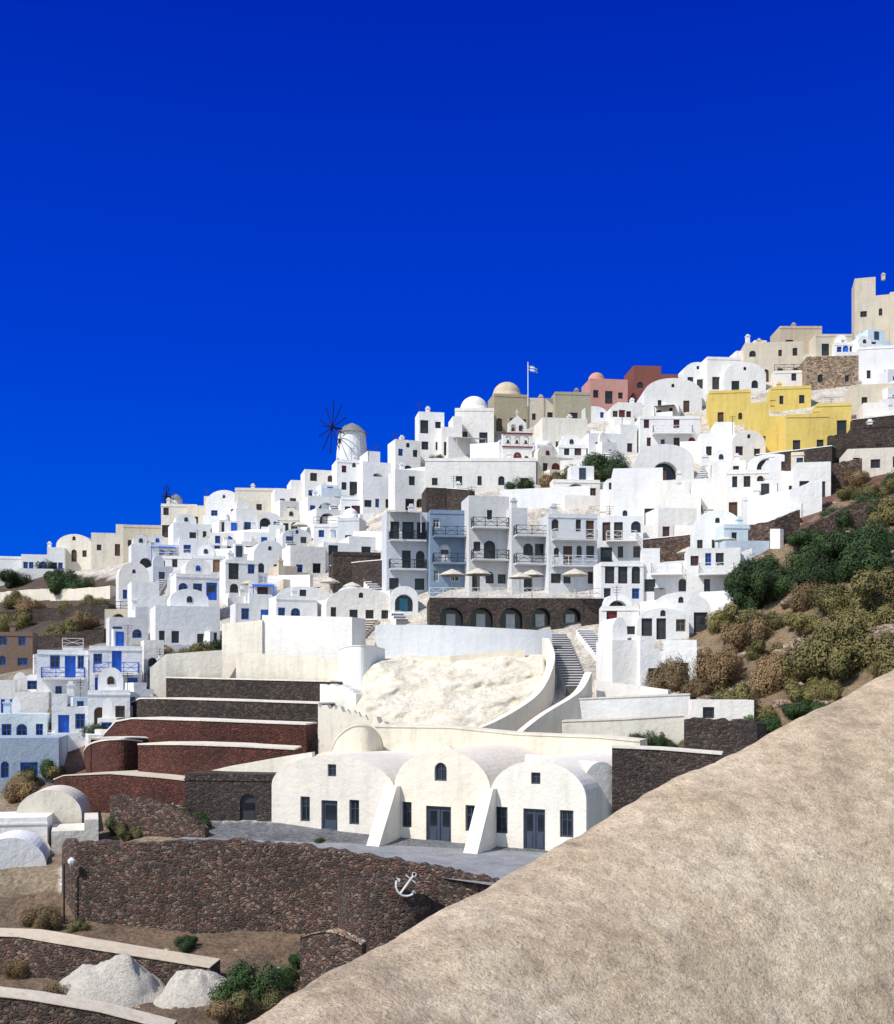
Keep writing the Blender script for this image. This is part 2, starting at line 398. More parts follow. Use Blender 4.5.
q=MB(); q.add([(-9000,-9000,-62),(9000,-9000,-62),(9000,9000,-62),(-9000,9000,-62)],[(0,1,2,3)])
o=obj('sea',q.mesh('sea',['sea_water'])); o['kind']='structure'; o['label']='calm dark blue sea below the cliffs'; o['category']='sea'
# cream rock face (cliff)
q=MB();nu=130;nv=70;vs=[];fs=[]
for i in range(nu+1):
    u=340+225*i/nu
    topv=float(np.interp(u,[340,372,400,450,500,540,565],[700,662,654,656,655,654,670])); botv=float(np.interp(u,[340,400,450,500,540,565],[735,742,740,730,706,690]))
    for j in range(nv+1):
        t=j/nv; v=botv+(topv-botv)*t
        e=min(1,min(i,nu-i)/14)*min(1,(nv-j)/4+.2)
        dt=D(u,v); dr=D(u,botv)-.6+(botv-v)*.16
        d=dt+1.2+(min(dr,dt-.3)-dt-1.2)*e
        p=P(u,v,d)
        q1=Vector((p.x*.11+p.z*.22,p.y*.1,p.z*.30-p.x*.12))
        nz=(.6-1.9*abs(noise.noise(q1)))+.35*(.5-abs(noise.noise(q1*2.7)))*1.3+.22*noise.fractal(q1*6,1,2,4)
        p+=Vector((nz*.2,-nz*1.0,nz*.2))*e
        vs.append(p)
for i in range(nu):
    for j in range(nv): a=i*(nv+1)+j; fs.append((a,a+nv+1,a+nv+2,a+1))
q.add(vs,fs); o=obj('cliff',q.mesh('cliff',['cream_rock'],True),label='rugged pale cream cliff under the terrace walls',cat='cliff'); o['kind']='structure'
# ---------------------------------------------------------------- walls
def catmull(pts,n=5):
    out=[]
    for i in range(len(pts)-1):
        p0=pts[max(i-1,0)];p1=pts[i];p2=pts[i+1];p3=pts[min(i+2,len(pts)-1)]
        for k in range(n):
            t=k/n; out.append(.5*((2*p1)+(-p0+p2)*t+(2*p0-5*p1+4*p2-p3)*t*t+(-p0+3*p1-3*p2+p3)*t**3))
    out.append(pts[-1]); return out
def wall(pts,thick=.6,mat='lava_stone',cap=None,label='',name='stone_wall',cat='wall',down=2.5,smooth=False,jag=0.0,cap_h=.12,group=None,off=.5):
    arr=[]
    for q in pts:
        u,vt,vb=q[:3]; d=q[3] if len(q)>3 else D(u,vb)-off
        p=P(u,vb,d); arr.append(np.array([p.x,p.y,p.z,(HZ-vt)/F*d]))
    ns=4 if jag==0 else 12
    arr=catmull(arr,6) if smooth else [arr[0]]+[arr[i]*(1-t/ns)+arr[i+1]*(t/ns) for i in range(len(arr)-1) for t in range(1,ns+1)]
    n=len(arr); vs=[];fs=[];mi=[]
    for i,a in enumerate(arr):
        t=arr[min(i+1,n-1)][:2]-arr[max(i-1,0)][:2]; t=t/(np.linalg.norm(t)+1e-9); nrm=np.array([-t[1],t[0]])
        if nrm[1]<0 and not smooth: nrm=-nrm
        zt=a[3]+(random.uniform(-jag,jag)); bx,by=a[:2]+nrm*thick
        e=.06
        vs+=[(a[0],a[1],a[2]-down),(a[0],a[1],zt),(bx,by,zt),(bx,by,a[2]-down)]
        vs+=[(a[0]-nrm[0]*e,a[1]-nrm[1]*e,zt+.004),(a[0]-nrm[0]*e,a[1]-nrm[1]*e,zt+cap_h),(bx,by,zt+cap_h),(bx,by,zt+.004)]
    for i in range(n-1):
        o_=i*8;k=o_+8
        for a,b_ in ((0,1),(1,2),(2,3)): fs.append((o_+a,k+a,k+b_,o_+b_)); mi.append(0)
        if cap:
            for a,b_ in ((7,4),(4,5),(5,6),(6,7)): fs.append((o_+a,k+a,k+b_,o_+b_)); mi.append(1)
    fs.append((0,1,2,3)); mi.append(0); l=(n-1)*8; fs.append((l+3,l+2,l+1,l)); mi.append(0)
    if cap: fs.append((4,5,6,7)); mi.append(1); fs.append((l+7,l+6,l+5,l+4)); mi.append(1)
    me=bpy.data.meshes.new(name); me.from_pydata(vs,[],fs); me.materials.append(MATS[mat])
    if cap: me.materials.append(MATS[cap])
    me.polygons.foreach_set('material_index',mi); me.update()
    return obj(name,me,label=label,cat=cat,group=group)
wall([(62,846,925,63.5),(75,843,935,61.5),(140,842,940,60.5),(230,841,946,59.8),(300,846,950,59),(380,858,946,57.5),(440,868,942,56),(496,882,935,54.5)],.7,'lava_stone',None,'long high lava stone retaining wall under the terrace',jag=.1)
wall([(62,846,915,63.6),(66,838,905,70),(70,832,890,76)],.6,'lava_stone',None,'short lava stone return wall of the terrace',jag=.06)
wall([(338,884,940,57.5),(346,880,948,55),(368,880,955,53.3),(398,886,958,53),(430,898,955,54),(445,905,950,55.5)],.7,'lava_stone',None,'curved lava stone bastion below the terrace wall',smooth=True,jag=.08)
wall([(300,938,985,52),(330,932,990,50.5),(362,945,985,50)],.6,'lava_stone','tan_stone','low lava stone wall with pale coping',smooth=True,cap_h=.06)
wall([(-60,934,975,55),(20,937,975,54),(60,944,980,53),(110,952,985,52.5),(210,968,985,52)],1.6,'lava_stone','beige_plaster','low dark stone terrace wall with pale path edge',cap_h=.05)
wall([(-60,990,1040,46),(30,1000,1040,46),(100,1012,1045,46),(170,1030,1060,46)],1.2,'lava_stone','beige_plaster','lowest dark stone terrace wall with pale top',cap_h=.05)
wall([(110,795,842,74),(150,800,842,72.5),(185,812,842,71.5),(205,830,842,71)],.5,'lava_stone',None,'sloping dark stone garden wall beside steps',jag=.12)
G='stepped stone terraces'
wall([(166,678,703),(250,680,703),(331,682,703)],4,'dark_stone','cream_plaster','upper black stone terrace with cream ledge',cap_h=.12,group=G,off=1)
wall([(132,703,716),(140,699,724),(160,699,724),(230,701,724),(319,704,724)],4,'dark_stone','cream_plaster','black stone terrace with pale ledge',cap_h=.12,group=G,off=1.3)
wall([(104,735,748),(116,722,750),(132,719,750),(200,721,750),(306,725,748)],3.5,'red_stone','cream_plaster','dark red stone terrace with pale ledge',cap_h=.12,group=G,off=1.5)
wall([(84,752,770,88.5),(90,745,785,85.3),(104,741,798,83.0),(124,740,798,82.6),(142,742,796,84.4)],4,'red_stone','cream_plaster','rounded red stone terrace drum',cap_h=.12,smooth=True,group=G)
wall([(138,745,792),(180,745,795),(240,747,795),(295,750,790)],3.5,'red_stone','cream_plaster','tall red stone terrace wall with ledge',cap_h=.12,group=G,off=1.5)
wall([(54,780,794),(64,776,802),(110,774,806),(160,778,808),(196,782,808)],3,'red_stone','beige_plaster','lowest red stone terrace wall with ledge',cap_h=.08,group=G,off=1.5)
wall([(222,624,678),(262,620,678)],3,'cream_plaster',None,'pale plastered retaining wall','plaster_wall',down=3,off=.8)
wall([(262,615,678),(300,616,678),(352,617,678)],3,'white_plaster',None,'tall white plastered retaining wall','plaster_wall',down=3)
wall([(236,652,680),(300,656,680),(340,660,682)],1,'cream_plaster',None,'low cream plaster wall before the retaining wall','plaster_wall',down=3,off=3)
wall([(150,668,700,103),(166,654,700,103),(222,650,690,104)],1,'cream_plaster',None,'sloping cream plaster garden wall','plaster_wall')
wall([(375,625,662),(430,625,662),(500,628,660),(552,631,655)],1,'greywhite_plaster',None,'long curved pale grey terrace wall','plaster_wall',smooth=True,off=2)
wall([(378,659,667),(450,656,665),(525,649,659)],.8,'cream_plaster',None,'low cream ledge wall over the rock','plaster_wall',off=6)
wall([(338,650,684,98),(347,647,684,96),(361,646,685,95),(374,647,684,96),(385,650,684,98)],.6,'white_plaster','white_plaster','rounded pale plaster bastion','plaster_wall',smooth=True,cap_h=.08)
wall([(318,706,742),(345,710,742),(372,718,740),(400,731,742)],1,'cream_plaster',None,'broken cream plaster wall on the slope','plaster_wall',jag=.25,off=1.5)
wall([(320,684,706),(345,686,706),(356,694,708)],1,'white_plaster',None,'small white plaster wall on the slope','plaster_wall',jag=.1,off=2)
wall([(504,752,765),(520,734,755),(545,714,738),(580,692,722),(592,672,708)],.6,'cream_plaster',None,'curving cream parapet along the stairs','plaster_wall',smooth=True,off=.3)
wall([(430,734,745),(470,731,740),(510,714,728),(542,690,705),(555,658,685),(549,638,660)],.6,'cream_plaster',None,'inner cream parapet along the stairs','plaster_wall',smooth=True,off=2.4)
wall([(375,727,765,79),(450,728,770,78),(520,735,770,77),(600,738,775,75),(640,742,780,74)],2.5,'cream_plaster','cream_plaster','long cream terrace wall above the cave houses','plaster_wall')
wall([(562,722,745),(620,720,745),(684,716,745)],2,'cream_plaster','cream_plaster','cream terrace wall','plaster_wall')
wall([(570,700,722),(640,697,722),(690,695,720)],2,'white_plaster','cream_plaster','upper pale terrace wall','plaster_wall')
wall([(595,680,702),(640,686,702),(668,690,704)],1,'white_plaster',None,'short white garden wall below the houses','plaster_wall')
wall([(180,778,800,79),(230,766,800,77),(280,757,800,76),(312,752,800,75.5)],.6,'cream_plaster',None,'sloping cream parapet over the stone wall','plaster_wall')
wall([(330,755,790,79),(338,738,790,77.5),(352,727,790,77),(368,727,790,77),(380,738,790,78),(384,755,790,79.5)],1.2,'cream_plaster','cream_plaster','round cream plaster tower wall','plaster_wall',smooth=True)
wall([(612,748,815,66.5),(660,750,812,66),(722,755,800,65)],2,'dark_stone','cream_plaster','high dark stone wall beside the cave houses')
wall([(684,718,752,75),(730,720,752,74),(757,724,750,73)],2,'dark_stone',None,'dark stone garden wall',jag=.12)
G='stone and plaster walls on the upper slope'
for pts,mt,lb in [([(756,455,470),(800,450,468),(832,446,466)],'dark_stone','dark stone retaining wall below white houses'),
  ([(828,436,462),(860,432,456),(900,428,452)],'dark_stone','tall dark stone retaining wall on the slope'),
  ([(852,420,436),(905,414,430)],'dark_stone','dark stone terrace wall below cream houses'),
  ([(745,498,522),(790,490,515),(822,478,505)],'white_plaster','white plaster retaining wall stepping down the slope'),
  ([(735,528,548),(775,520,542),(800,510,530)],'lava_stone','reddish lava stone wall on the slope'),
  ([(806,470,492),(840,462,484),(862,458,480)],'lava_stone','reddish rubble stone wall on the slope'),
  ([(800,530,548),(850,505,525),(905,492,512)],'lava_stone','low rubble wall among the shrubs on the slope'),
  ([(790,640,655),(850,632,648),(905,620,640)],'tan_stone','low tan rubble wall among the shrubs on the slope'),
  ([(700,560,585),(730,556,580),(752,548,570)],'white_plaster','white plaster terrace wall by the shrubs'),
  ([(424,490,508),(440,488,508),(470,490,508)],'dark_stone','dark stone wall band below white terrace'),
  ([(330,566,584),(360,562,582),(384,560,582)],'dark_stone','dark stone wall between white terraces'),
  ([(640,540,556),(680,536,554),(712,532,550)],'lava_stone','small lava stone retaining wall'),
  ([(0,612,622),(50,608,618),(108,604,616)],'dark_stone','low dry stone wall on the brown slope'),
  ([(0,640,650),(60,634,645),(104,628,640)],'dark_stone','low dry stone wall on the brown slope'),
  ([(0,592,600),(50,588,597)],'cream_plaster','pale plaster wall crossing the brown slope'),
  ([(50,590,598),(110,586,596)],'cream_plaster','pale plaster wall crossing the brown slope')]:
    wall(pts,1.2,mt,None if 'plaster' in mt or ' slope' in lb else 'white_plaster',lb,cap_h=.1,off=2.2,group=G,name='plaster_wall' if 'plaster' in mt else 'stone_wall',jag=.08 if 'slope' in lb else 0)
G='white terrace parapets between the houses'
for u,v,w in [(150,640,60),(240,586,70),(200,560,55),(300,528,60),(345,540,40),(280,610,70),(470,452,80),(560,470,60),(600,500,55),(640,536,60),(720,540,60),(700,600,50),(640,610,60),(560,440,50),(680,450,60),(620,575,70),(400,478,60),(180,590,50),(330,602,60),(220,540,60),(660,490,60),(500,500,90)]:
    s=random.uniform(-6,3)
    wall([(u,v-random.uniform(7,11),v),(u+w/2,v-10+s/2,v+s/2),(u+w,v-10+s,v+s)],.5,'white_plaster',None,'long low white terrace parapet between houses','parapet_wall',off=3.5,group=G)
d0=74.5
house_at(P(229,826,d0),92/F*d0,52/F*d0,3,math.radians(-8),'f','dark','dark',[('door',1.35,.1,1.2,2.1,True)],name='stone_storehouse',label='dark stone storehouse wall with arched door',group=None,cat='storehouse')
# ---------------------------------------------------------------- cave houses
O=Vector((-11.8,74,-9.65)); ex=Vector((19.8,-10,0)).normalized(); yaw=math.atan2(ex.y,ex.x)
def cave(s0,s1,H,rise,ops,label):
    W=s1-s0; loc=O+ex*((s0+s1)/2)
    return house_at(loc,W-.01,H,11,yaw,'v','cave','navy',ops,name='cave_house',label=label,group='vaulted cave houses on the terrace',down=1.0,rise=rise,cat='house')
h1=cave(0,9.5,5.35,2.1,[('window',-2.05,.95,.75,1.65,False),('door',-.15,.08,1.25,2.35,False),('window',1.75,.95,.75,1.6,False),('window',.05,4.0,.65,.8,False)],'off-white vaulted cave house with grey-blue door')
h2=cave(9.5,16.15,5.9,2.3,[('window',-2.45,1.0,.7,1.6,False),('door',-.2,.08,1.75,2.35,False),('window',2.0,1.0,.7,1.6,False),('window',-.05,4.0,.85,1.15,True)],'off-white vaulted cave house with arched lunette window')
h3=cave(16.15,22.3,5.45,2.2,[('window',-2.35,1.0,.85,1.6,False),('door',-.2,.08,1.4,2.5,False),('window',1.85,1.0,.85,1.6,False),('window',-.1,4.05,.6,.7,False)],'off-white vaulted cave house at terrace end')
def buttress(s,w,out,h,par):
    q=MB(); pr=[(0,0),(0,h),(-.5,h),(-out,0.5),(-out,0)]
    vs=[(-w/2,y,z) for y,z in pr]+[(w/2,y,z) for y,z in pr]; n=len(pr)
    q.add(vs,[(0,1,2,3,4),(9,8,7,6,5)]+[(i,i+n,(i+1)%n+n,(i+1)%n) for i in range(n)])
    o=obj('buttress',q.mesh('buttress',['cave_plaster']),(s,-.01,-.5),0,par); return o
buttress(4.75,.9,2.8,4.1,h1); buttress(3.3,.9,2.8,4.2,h2)
house_at(P(601,838,66.5),2.3,4.6,9,math.radians(25),'v','cave','dark',[],name='cave_house',label='narrow shaded vault end of a cave house',group='vaulted cave houses on the terrace')
q=MB()
def zp(u,v,z): d=z*F/(HZ-v); return P(u,v,d)
q.add([zp(212,826,-9.55),zp(275,828,-9.55),zp(600,852,-9.55),zp(640,880,-9.55),zp(490,885,-9.55),zp(300,857,-9.55),zp(150,850,-9.55)],[(0,6,5,4,3,2,1)])
o=obj('terrace_paving',q.mesh('terrace_paving',['grey_paving'])); o['kind']='structure'; o['label']='grey paved terrace before the cave houses'; o['category']='paving'
for (u0,u1,vt,vb,dd) in ((300,352,752,790,77.5),(402,470,742,790,78),(470,500,750,800,75),(545,600,757,800,73)):
    hp(u0,u1,vt,vb,'v','cream',random.choice((-15,-25)),depth=6,d=dd,openings=[],name='vaulted_roof_house',label='small cream vaulted building without windows',group=None)
HEROBOX=[]
# ---------------------------------------------------------------- hero houses
T='''
-30 24 556 584 f white 10 dark 0 0
20 66 547 574 s white 10 blue 0 0
56 92 534 562 v cream 0 brown 0 1
90 128 524 556 s cream 10 brown 1 2
122 168 525 552 f beige 8 brown 1 3
160 198 504 538 f cream 8 brown 2 3
186 216 496 530 s cream 8 brown 2 2
206 242 490 522 v white 0 dark 1 2
234 286 488 516 f cream 5 brown 1 3
272 314 480 512 s white 15 dark 0 0
302 340 470 504 f white 15 brown 0 0
334 374 460 496 f white 15 dark 0 0
364 402 452 490 s white 20 dark 0 0
392 424 440 480 f white 20 dark 0 0
417 446 412 456 f white 10 dark 2 2
440 464 416 456 s white 10 dark 2 2
455 494 408 446 f white 0 dark 1 2
492 530 394 432 f olive 10 brown 1 3
524 558 398 426 f beige 5 dark 1 2
554 592 392 426 f olive 5 dark 1 3
588 630 379 404 f pink 8 dark 1 3
632 680 366 394 s redbrown 5 dark 1 3
682 714 362 390 v white 5 dark 1 2
706 742 357 390 f white 5 dark 1 2
735 768 340 380 s white 5 dark 1 2
744 804 342 382 f beige -5 brown 2 4
780 822 326 352 f tan 0 brown 1 2
816 852 334 356 f beige 0 dark 1 2
853 892 277 344 s beige -15 dark 3 2
888 940 290 350 f beige -15 dark 2 2
708 752 390 426 f yellow -8 brown 1 2
770 812 386 410 f yellow -8 dark 1 2
748 800 402 452 s yellow -8 brown 2 2
786 830 414 456 f yellow -4 dark 1 2
816 852 403 436 f yellow -8 dark 1 2
644 702 378 414 v white 0 dark 1 2
724 766 362 394 v white 0 dark 1 2
858 900 346 384 f white -10 brown 1 2
850 900 384 412 f beige -10 dark 1 2
862 905 402 432 s white -10 blue 1 2
806 860 356 388 f tanstone -5 dark 1 2
852 905 424 462 f dark -10 brown 1 3
846 905 448 476 f cream -10 brown 1 3
700 735 422 462 s white -5 brown 2 2
730 768 430 462 v white 8 brown 1 2
640 700 416 452 f white 0 red 2 4
636 694 444 484 v white 0 dark 1 1
612 664 468 526 f white -6 dark 1 2
655 702 480 530 s white -6 red 1 2
690 730 462 520 s white -8 brown 2 3
726 770 470 520 f white -8 brown 2 3
765 800 460 500 s white -8 dark 2 2
796 832 462 500 f white -8 dark 1 2
742 800 496 520 f white -8 dark 1 4
655 700 508 546 f white 10 red 1 3
690 745 510 560 v white -8 brown 1 3
498 536 440 472 f white 6 red 1 3
540 590 418 456 f cream 8 brown 1 4
586 640 424 458 s white 8 brown 1 3
425 536 458 492 f white 0 dark 1 5
360 396 462 514 s white 16 dark 2 3
392 430 470 514 f white 16 dark 2 3
424 472 488 512 f dark 8 dark 1 1
384 430 512 598 f greywhite 10 dark 3 3
428 472 510 590 f grey 8 white 3 4
466 512 496 592 f greywhite 10 dark 3 3
508 550 508 592 s greywhite 12 dark 3 3
546 600 514 592 f greywhite 8 brown 3 4
596 644 516 566 f white -5 dark 2 3
640 690 548 600 s white -8 dark 2 3
686 742 548 600 f white -8 dark 2 4
600 645 562 606 f white 4 dark 2 3
428 606 598 634 f dark 3 white 1 8
330 384 552 586 f dark 12 dark 1 1
318 382 536 562 s white 18 dark 1 3
250 290 540 580 v white 22 dark 1 2
286 330 546 580 f white 22 dark 1 2
232 276 594 628 s white 20 blue 1 2
272 322 596 628 f white 20 blue 1 3
322 400 588 626 v white 12 dark 1 4
222 262 560 600 f white 22 dark 2 2
600 640 606 640 f white -5 dark 2 2
636 690 608 640 v white -5 dark 1 3
650 712 592 634 v white -5 dark 1 3
608 642 640 690 f white 12 dark 2 2
638 672 636 690 s white 6 navy 2 1
660 700 640 690 f white -12 navy 1 1
116 152 562 606 v white 22 blue 2 2
128 176 582 630 s white 22 blue 2 3
172 224 574 626 f white 22 blue 2 3
106 152 606 646 s white 22 blue 1 2
150 226 606 652 f white 20 dark 1 5
-10 34 632 672 f brown 12 blue 2 2
34 92 650 706 f white 20 blue 2 4
86 146 646 700 f white 18 blue 2 3
140 168 640 680 f white 20 dark 1 1
-20 52 680 722 s white 16 blue 1 4
-20 50 714 750 f paleblue 14 blue 1 4
48 96 694 740 s white 18 blue 1 2
84 134 690 732 f white 18 brown 1 2
-30 62 738 790 f bluegrey 12 blue 1 4
'''
for ln in T.strip().splitlines():
    a=ln.split(); u0,u1,vt,vb=map(float,a[:4]); st,c,yw,wc,rw,cl=a[4],a[5],float(a[6]),a[7],int(a[8]),int(a[9])
    hotel=u0 in(384,466,508,546,428) and vb in(598,590,592)  # hotel rows in T: facade shade is put into the greywhite and grey plaster
    base=u0==428 and vb==634
    def parts(W,H,c=c,st=st):
        r=[]
        if base: return [('railing',-W/2,W/2,.1,H,'white')]
        if st!='v' and random.random()<.5: r.append(('chimney',random.uniform(-W*.4,W*.4)*.9,1.5,random.uniform(.5,1.0)))
        if st=='f' and c in('white','cream') and random.random()<.4 and vt>470: r.append(random.choice((('block',-W*.3,W*.15,1.5,4.0,2.0),('vault',-W*.25,W*.35,1.5,5.0,2.0))))
        if random.random()<.25: r.append(('antenna',random.uniform(-W*.4,W*.4),2.5,random.uniform(1.5,2.6)))
        if c=='white' and random.random()<.45 and u0<330: r.append(('patio',-W/2,W*random.uniform(.1,.5),-2.2,.7,2.0))
        if (u0,vt)==(455,408): r=[('dome',0,3,W*.36,'white')]
        if (u0,vt)==(492,394): r=[('dome',0,3,W*.42,'tan')]
        if (u0,vt)==(588,379): r=[('dome',-W*.2,3,W*.22,'pink')]
        if u0 in(86,34): r.append(('balcony',-W*.42,W*.42,H/2,'blue'))
        if hotel:
            for k in (1,2): r.append(('balcony',-W*.44,W*.44,H*k/3,'dark' if u0!=546 else 'white'))
        if u0==384: r.append(('canopy',-W*.5,W*.3,H+.1,'canvas'))
        if u0 in (596,640,686): r.append(('balcony',-W*.3,W*.35,H/2,'white'))
        return r
    ar=.15; kd=.3
    ops=None
    if base:
        d=D((u0+u1)/2,vb);W=(u1-u0)/F*d*.97;H=(vb-vt)/F*d; x=-W/2+.9; ops=[]
        for i in range(9):
            w=random.choice((1.0,1.9,1.5,2.3)); ops.append(('archway' if w>1.2 else 'door',x+w/2,.05,w,H*(.72 if w>1.2 else .55),True)); x+=w+random.uniform(.5,1.2)
    if (u0,vt)==(636,444): ops=[('archway',0,.05,3.4,3.0,True)]
    if c=='yellow': ar=.5
    if hotel: kd=.5;ar=.25
    hp(u0,u1,vt,vb,st,c,yw,wc,rw,cl,kd,ar,openings=ops,parts=parts,depth=4.5 if hotel else None,mixw=(c=='white'and u0>170))
for u,v,c in((404,612,'aqua'),(350,612,'aqua'),(618,620,'dark')):
    d=D(u,v)-1.5
    hp(u-15,u+15,v-26,v,'v','white',5,c,d=d,depth=3,openings=[('archway',0,.05,2.0,1.9,True)],label='small white vaulted recess with arched opening')
# ---------------------------------------------------------------- filler village houses
def overlap(u0,u1,vt,vb,boxes):
    a=(u1-u0)*(vb-vt); s=0
    for b_ in boxes:
        w=min(u1,b_[1])-max(u0,b_[0]); h=min(vb,b_[3])-max(vt,b_[2])
        if w>0 and h>0: s+=w*h
    return s/a
PROT=[(706,854,386,452),(384,606,500,640),(500,534,418,470),(640,700,420,450),(588,632,378,400),(424,536,464,490),(634,696,446,480),(850,900,440,470),(654,700,512,545)]
LBU=[110,200,330,600,700,745,800,860,900]; LBV=[618,622,622,636,620,572,512,440,430]
cnt=0
def filler(u,vv,w,h,left):
    r=random.random(); st='v' if r<.28 else ('s' if r<.48 else 'f')
    c='white'
    if random.random()<.2: c=random.choice(('cream','greywhite','cream','paleblue','greywhite'))
    if random.random()<.08: c=random.choice(('dark','tanstone','beige','lava'))
    wc=random.choice(('dark','dark','brown','red','navy')) if u>330 else random.choice(('blue','dark','blue','brown','navy'))
    if left: wc='blue'
    yw=random.choice((22,28,12,5)) if u<330 else (random.choice((22,15,5,-10,8)) if u<620 else random.choice((-12,-5,12,-18,5)))
    def parts(W,H):
        r=[]
        if st!='v' and random.random()<.35: r.append(('chimney',random.uniform(-W*.35,W*.35),1.5,random.uniform(.4,.9)))
        x=random.random()
        if st=='f' and x<.1: r.append(('dome',0,W*.35,min(2.2,W*.33),'white'))
        elif st=='f' and x<.32: r.append(('railing',-W/2,W/2,.1,H,random.choice(('white','dark'))))
        elif st=='f' and x<.58: r.append(('vault',-W*.4,W*.15,1.2,W*.7,1.7))
        elif st=='f' and x<.7: r.append(('block',-W*.1,W*.4,.8,W*.7,2.0))
        if random.random()<.5: r.append(('patio',-W*random.uniform(.3,.6),W*random.uniform(.3,.6),-1.9,random.uniform(.5,1.0),2.0))
        if random.random()<.08: r.append(('antenna',0,2.0,1.8))
        if random.random()<.12: r.append(('canopy',-W*.4,W*.35,min(2.7,H-.2),random.choice(('canvas','wood','blue' if u<330 else 'canvas'))))
        return r
    hp(u,u+w,vv-h,vv,st,c,yw,wc,parts=parts,block=False,mixw=not left)
v=634.0
while v>345:
    u=110+random.uniform(0,25)
    while u<900:
        d=D(u,v); w=random.uniform(3.4,7.6)*F/d; h=random.uniform(2.4,3.6)*F/d
        if random.random()<.12: h*=1.5
        vv=v+random.uniform(-4,4)
        if vv<np.interp(u+w/2,LBU,LBV) and vv>SK(u+w/2)+3 and overlap(u,u+w,vv-h,vv,HEROBOX)<.9 and overlap(u,u+w,vv-h,vv,PROT)<.12:
            filler(u,vv,w,h,False); cnt+=1
        u+=w*random.uniform(.8,1.02)
    v-= 14.5*120/D(450,v)*random.uniform(.95,1.05)
for u,v in ((20,700),(70,716),(112,716),(4,735),(100,668),(130,706),(140,668),(96,740),(30,676),(60,672),(6,708),(44,728),(120,680),(84,758),(64,700),(152,690),(-6,668),(104,632)):
    filler(u,v,random.uniform(22,36),random.uniform(18,26),True); cnt+=1
print('fillers',cnt)
hp(-30,50,838,908,'v','white',15,'dark',d=66,openings=[('door',1.2,.1,.8,1.8,False)],label='large white vaulted hut beside the path')
hp(14,84,790,850,'v','cream',10,'dark',d=74,openings=[],label='cream vaulted store without windows')
hp(-20,50,818,850,'f','white',12,'dark',d=71,openings=[],label='low white plaster block building')
hp(46,104,820,858,'s','cream',18,'dark',d=70,openings=[],label='low cream plaster stepped building')
hp(690,756,700,724,'f','white',-8,'dark',d=78,openings=[('window',-1,.4,.8,.8,False)],label='small white ruin above the stone wall')
# ---------------------------------------------------------------- stairs
def stairs(a,b,width,n,mat,label,riser=None):
    a=Vector(a);b=Vector(b);q=MB(); h=b-a; hd=Vector((h.x,h.y,0)); L=hd.length; hd.normalize(); sd=Vector((-hd.y,hd.x,0))
    for i in range(n):
        p=a+hd*(L*i/n); e=a+hd*(L*(i+1)/n+.05); z=a.z+h.z*(i+1)/n; zb=a.z-1.5+h.z*i/n
        cs=[p-sd*width/2,e-sd*width/2,e+sd*width/2,p+sd*width/2]
        q.add([(c.x,c.y,zb) for c in cs]+[(c.x,c.y,z) for c in cs],[(0,3,2,1),(4,5,6,7),(0,1,5,4),(1,2,6,5),(2,3,7,6),(3,0,4,7)],[0,0,0,0,0,1])
        lip=[p-hd*.05-sd*width/2,p+hd*.05-sd*width/2,p+hd*.05+sd*width/2,p-hd*.05+sd*width/2]
        if riser: q.add([(c.x,c.y,z-.07) for c in lip]+[(c.x,c.y,z+.01) for c in lip],[(0,3,2,1),(4,5,6,7),(0,1,5,4),(1,2,6,5),(2,3,7,6),(3,0,4,7)],0)
    obj('staircase',q.mesh('staircase',[mat,riser or mat]),label=label,cat='stairs')
def st2(u0,v0,u1,v1,w,n,mat,label,off=1.2,riser=None): stairs(P(u0,v0,D(u0,v0)-off),P(u1,v1,D(u1,v1)-off),w,n,mat,label,riser)
st2(577,688,556,634,1.9,22,'greywhite_plaster','steep stone staircase with dark risers between parapets',1.8,'riser_plaster')
st2(402,622,362,574,1.3,20,'white_plaster','white diagonal staircase beside the terraces',1.2,'stairgrey_plaster')
stairs(P(190,812,76),P(168,790,79),1.5,9,'cream_plaster','short cream stairs beside the red terraces','riser_plaster')
st2(610,662,584,630,1.6,14,'white_plaster','white plaster staircase by the houses',1.2,'stairgrey_plaster')
st2(62,745,48,716,1.5,12,'white_plaster','white stairs between blue houses',1.2,'stairgrey_plaster')
st2(352,642,372,620,1.6,9,'cream_plaster','cream stairs beside the round bastion',1.2,'riser_plaster')
for u,v,du in((230,570,16),(300,560,-14),(500,480,15),(620,540,14),(720,530,-14),(660,590,14),(270,540,14),(700,480,14),(150,600,14),(340,520,-12),(600,470,12)):
    st2(u,v,u+du,v-22,1.2,10,'white_plaster','narrow white steps between stacked houses',3.2,'stairgrey_plaster')
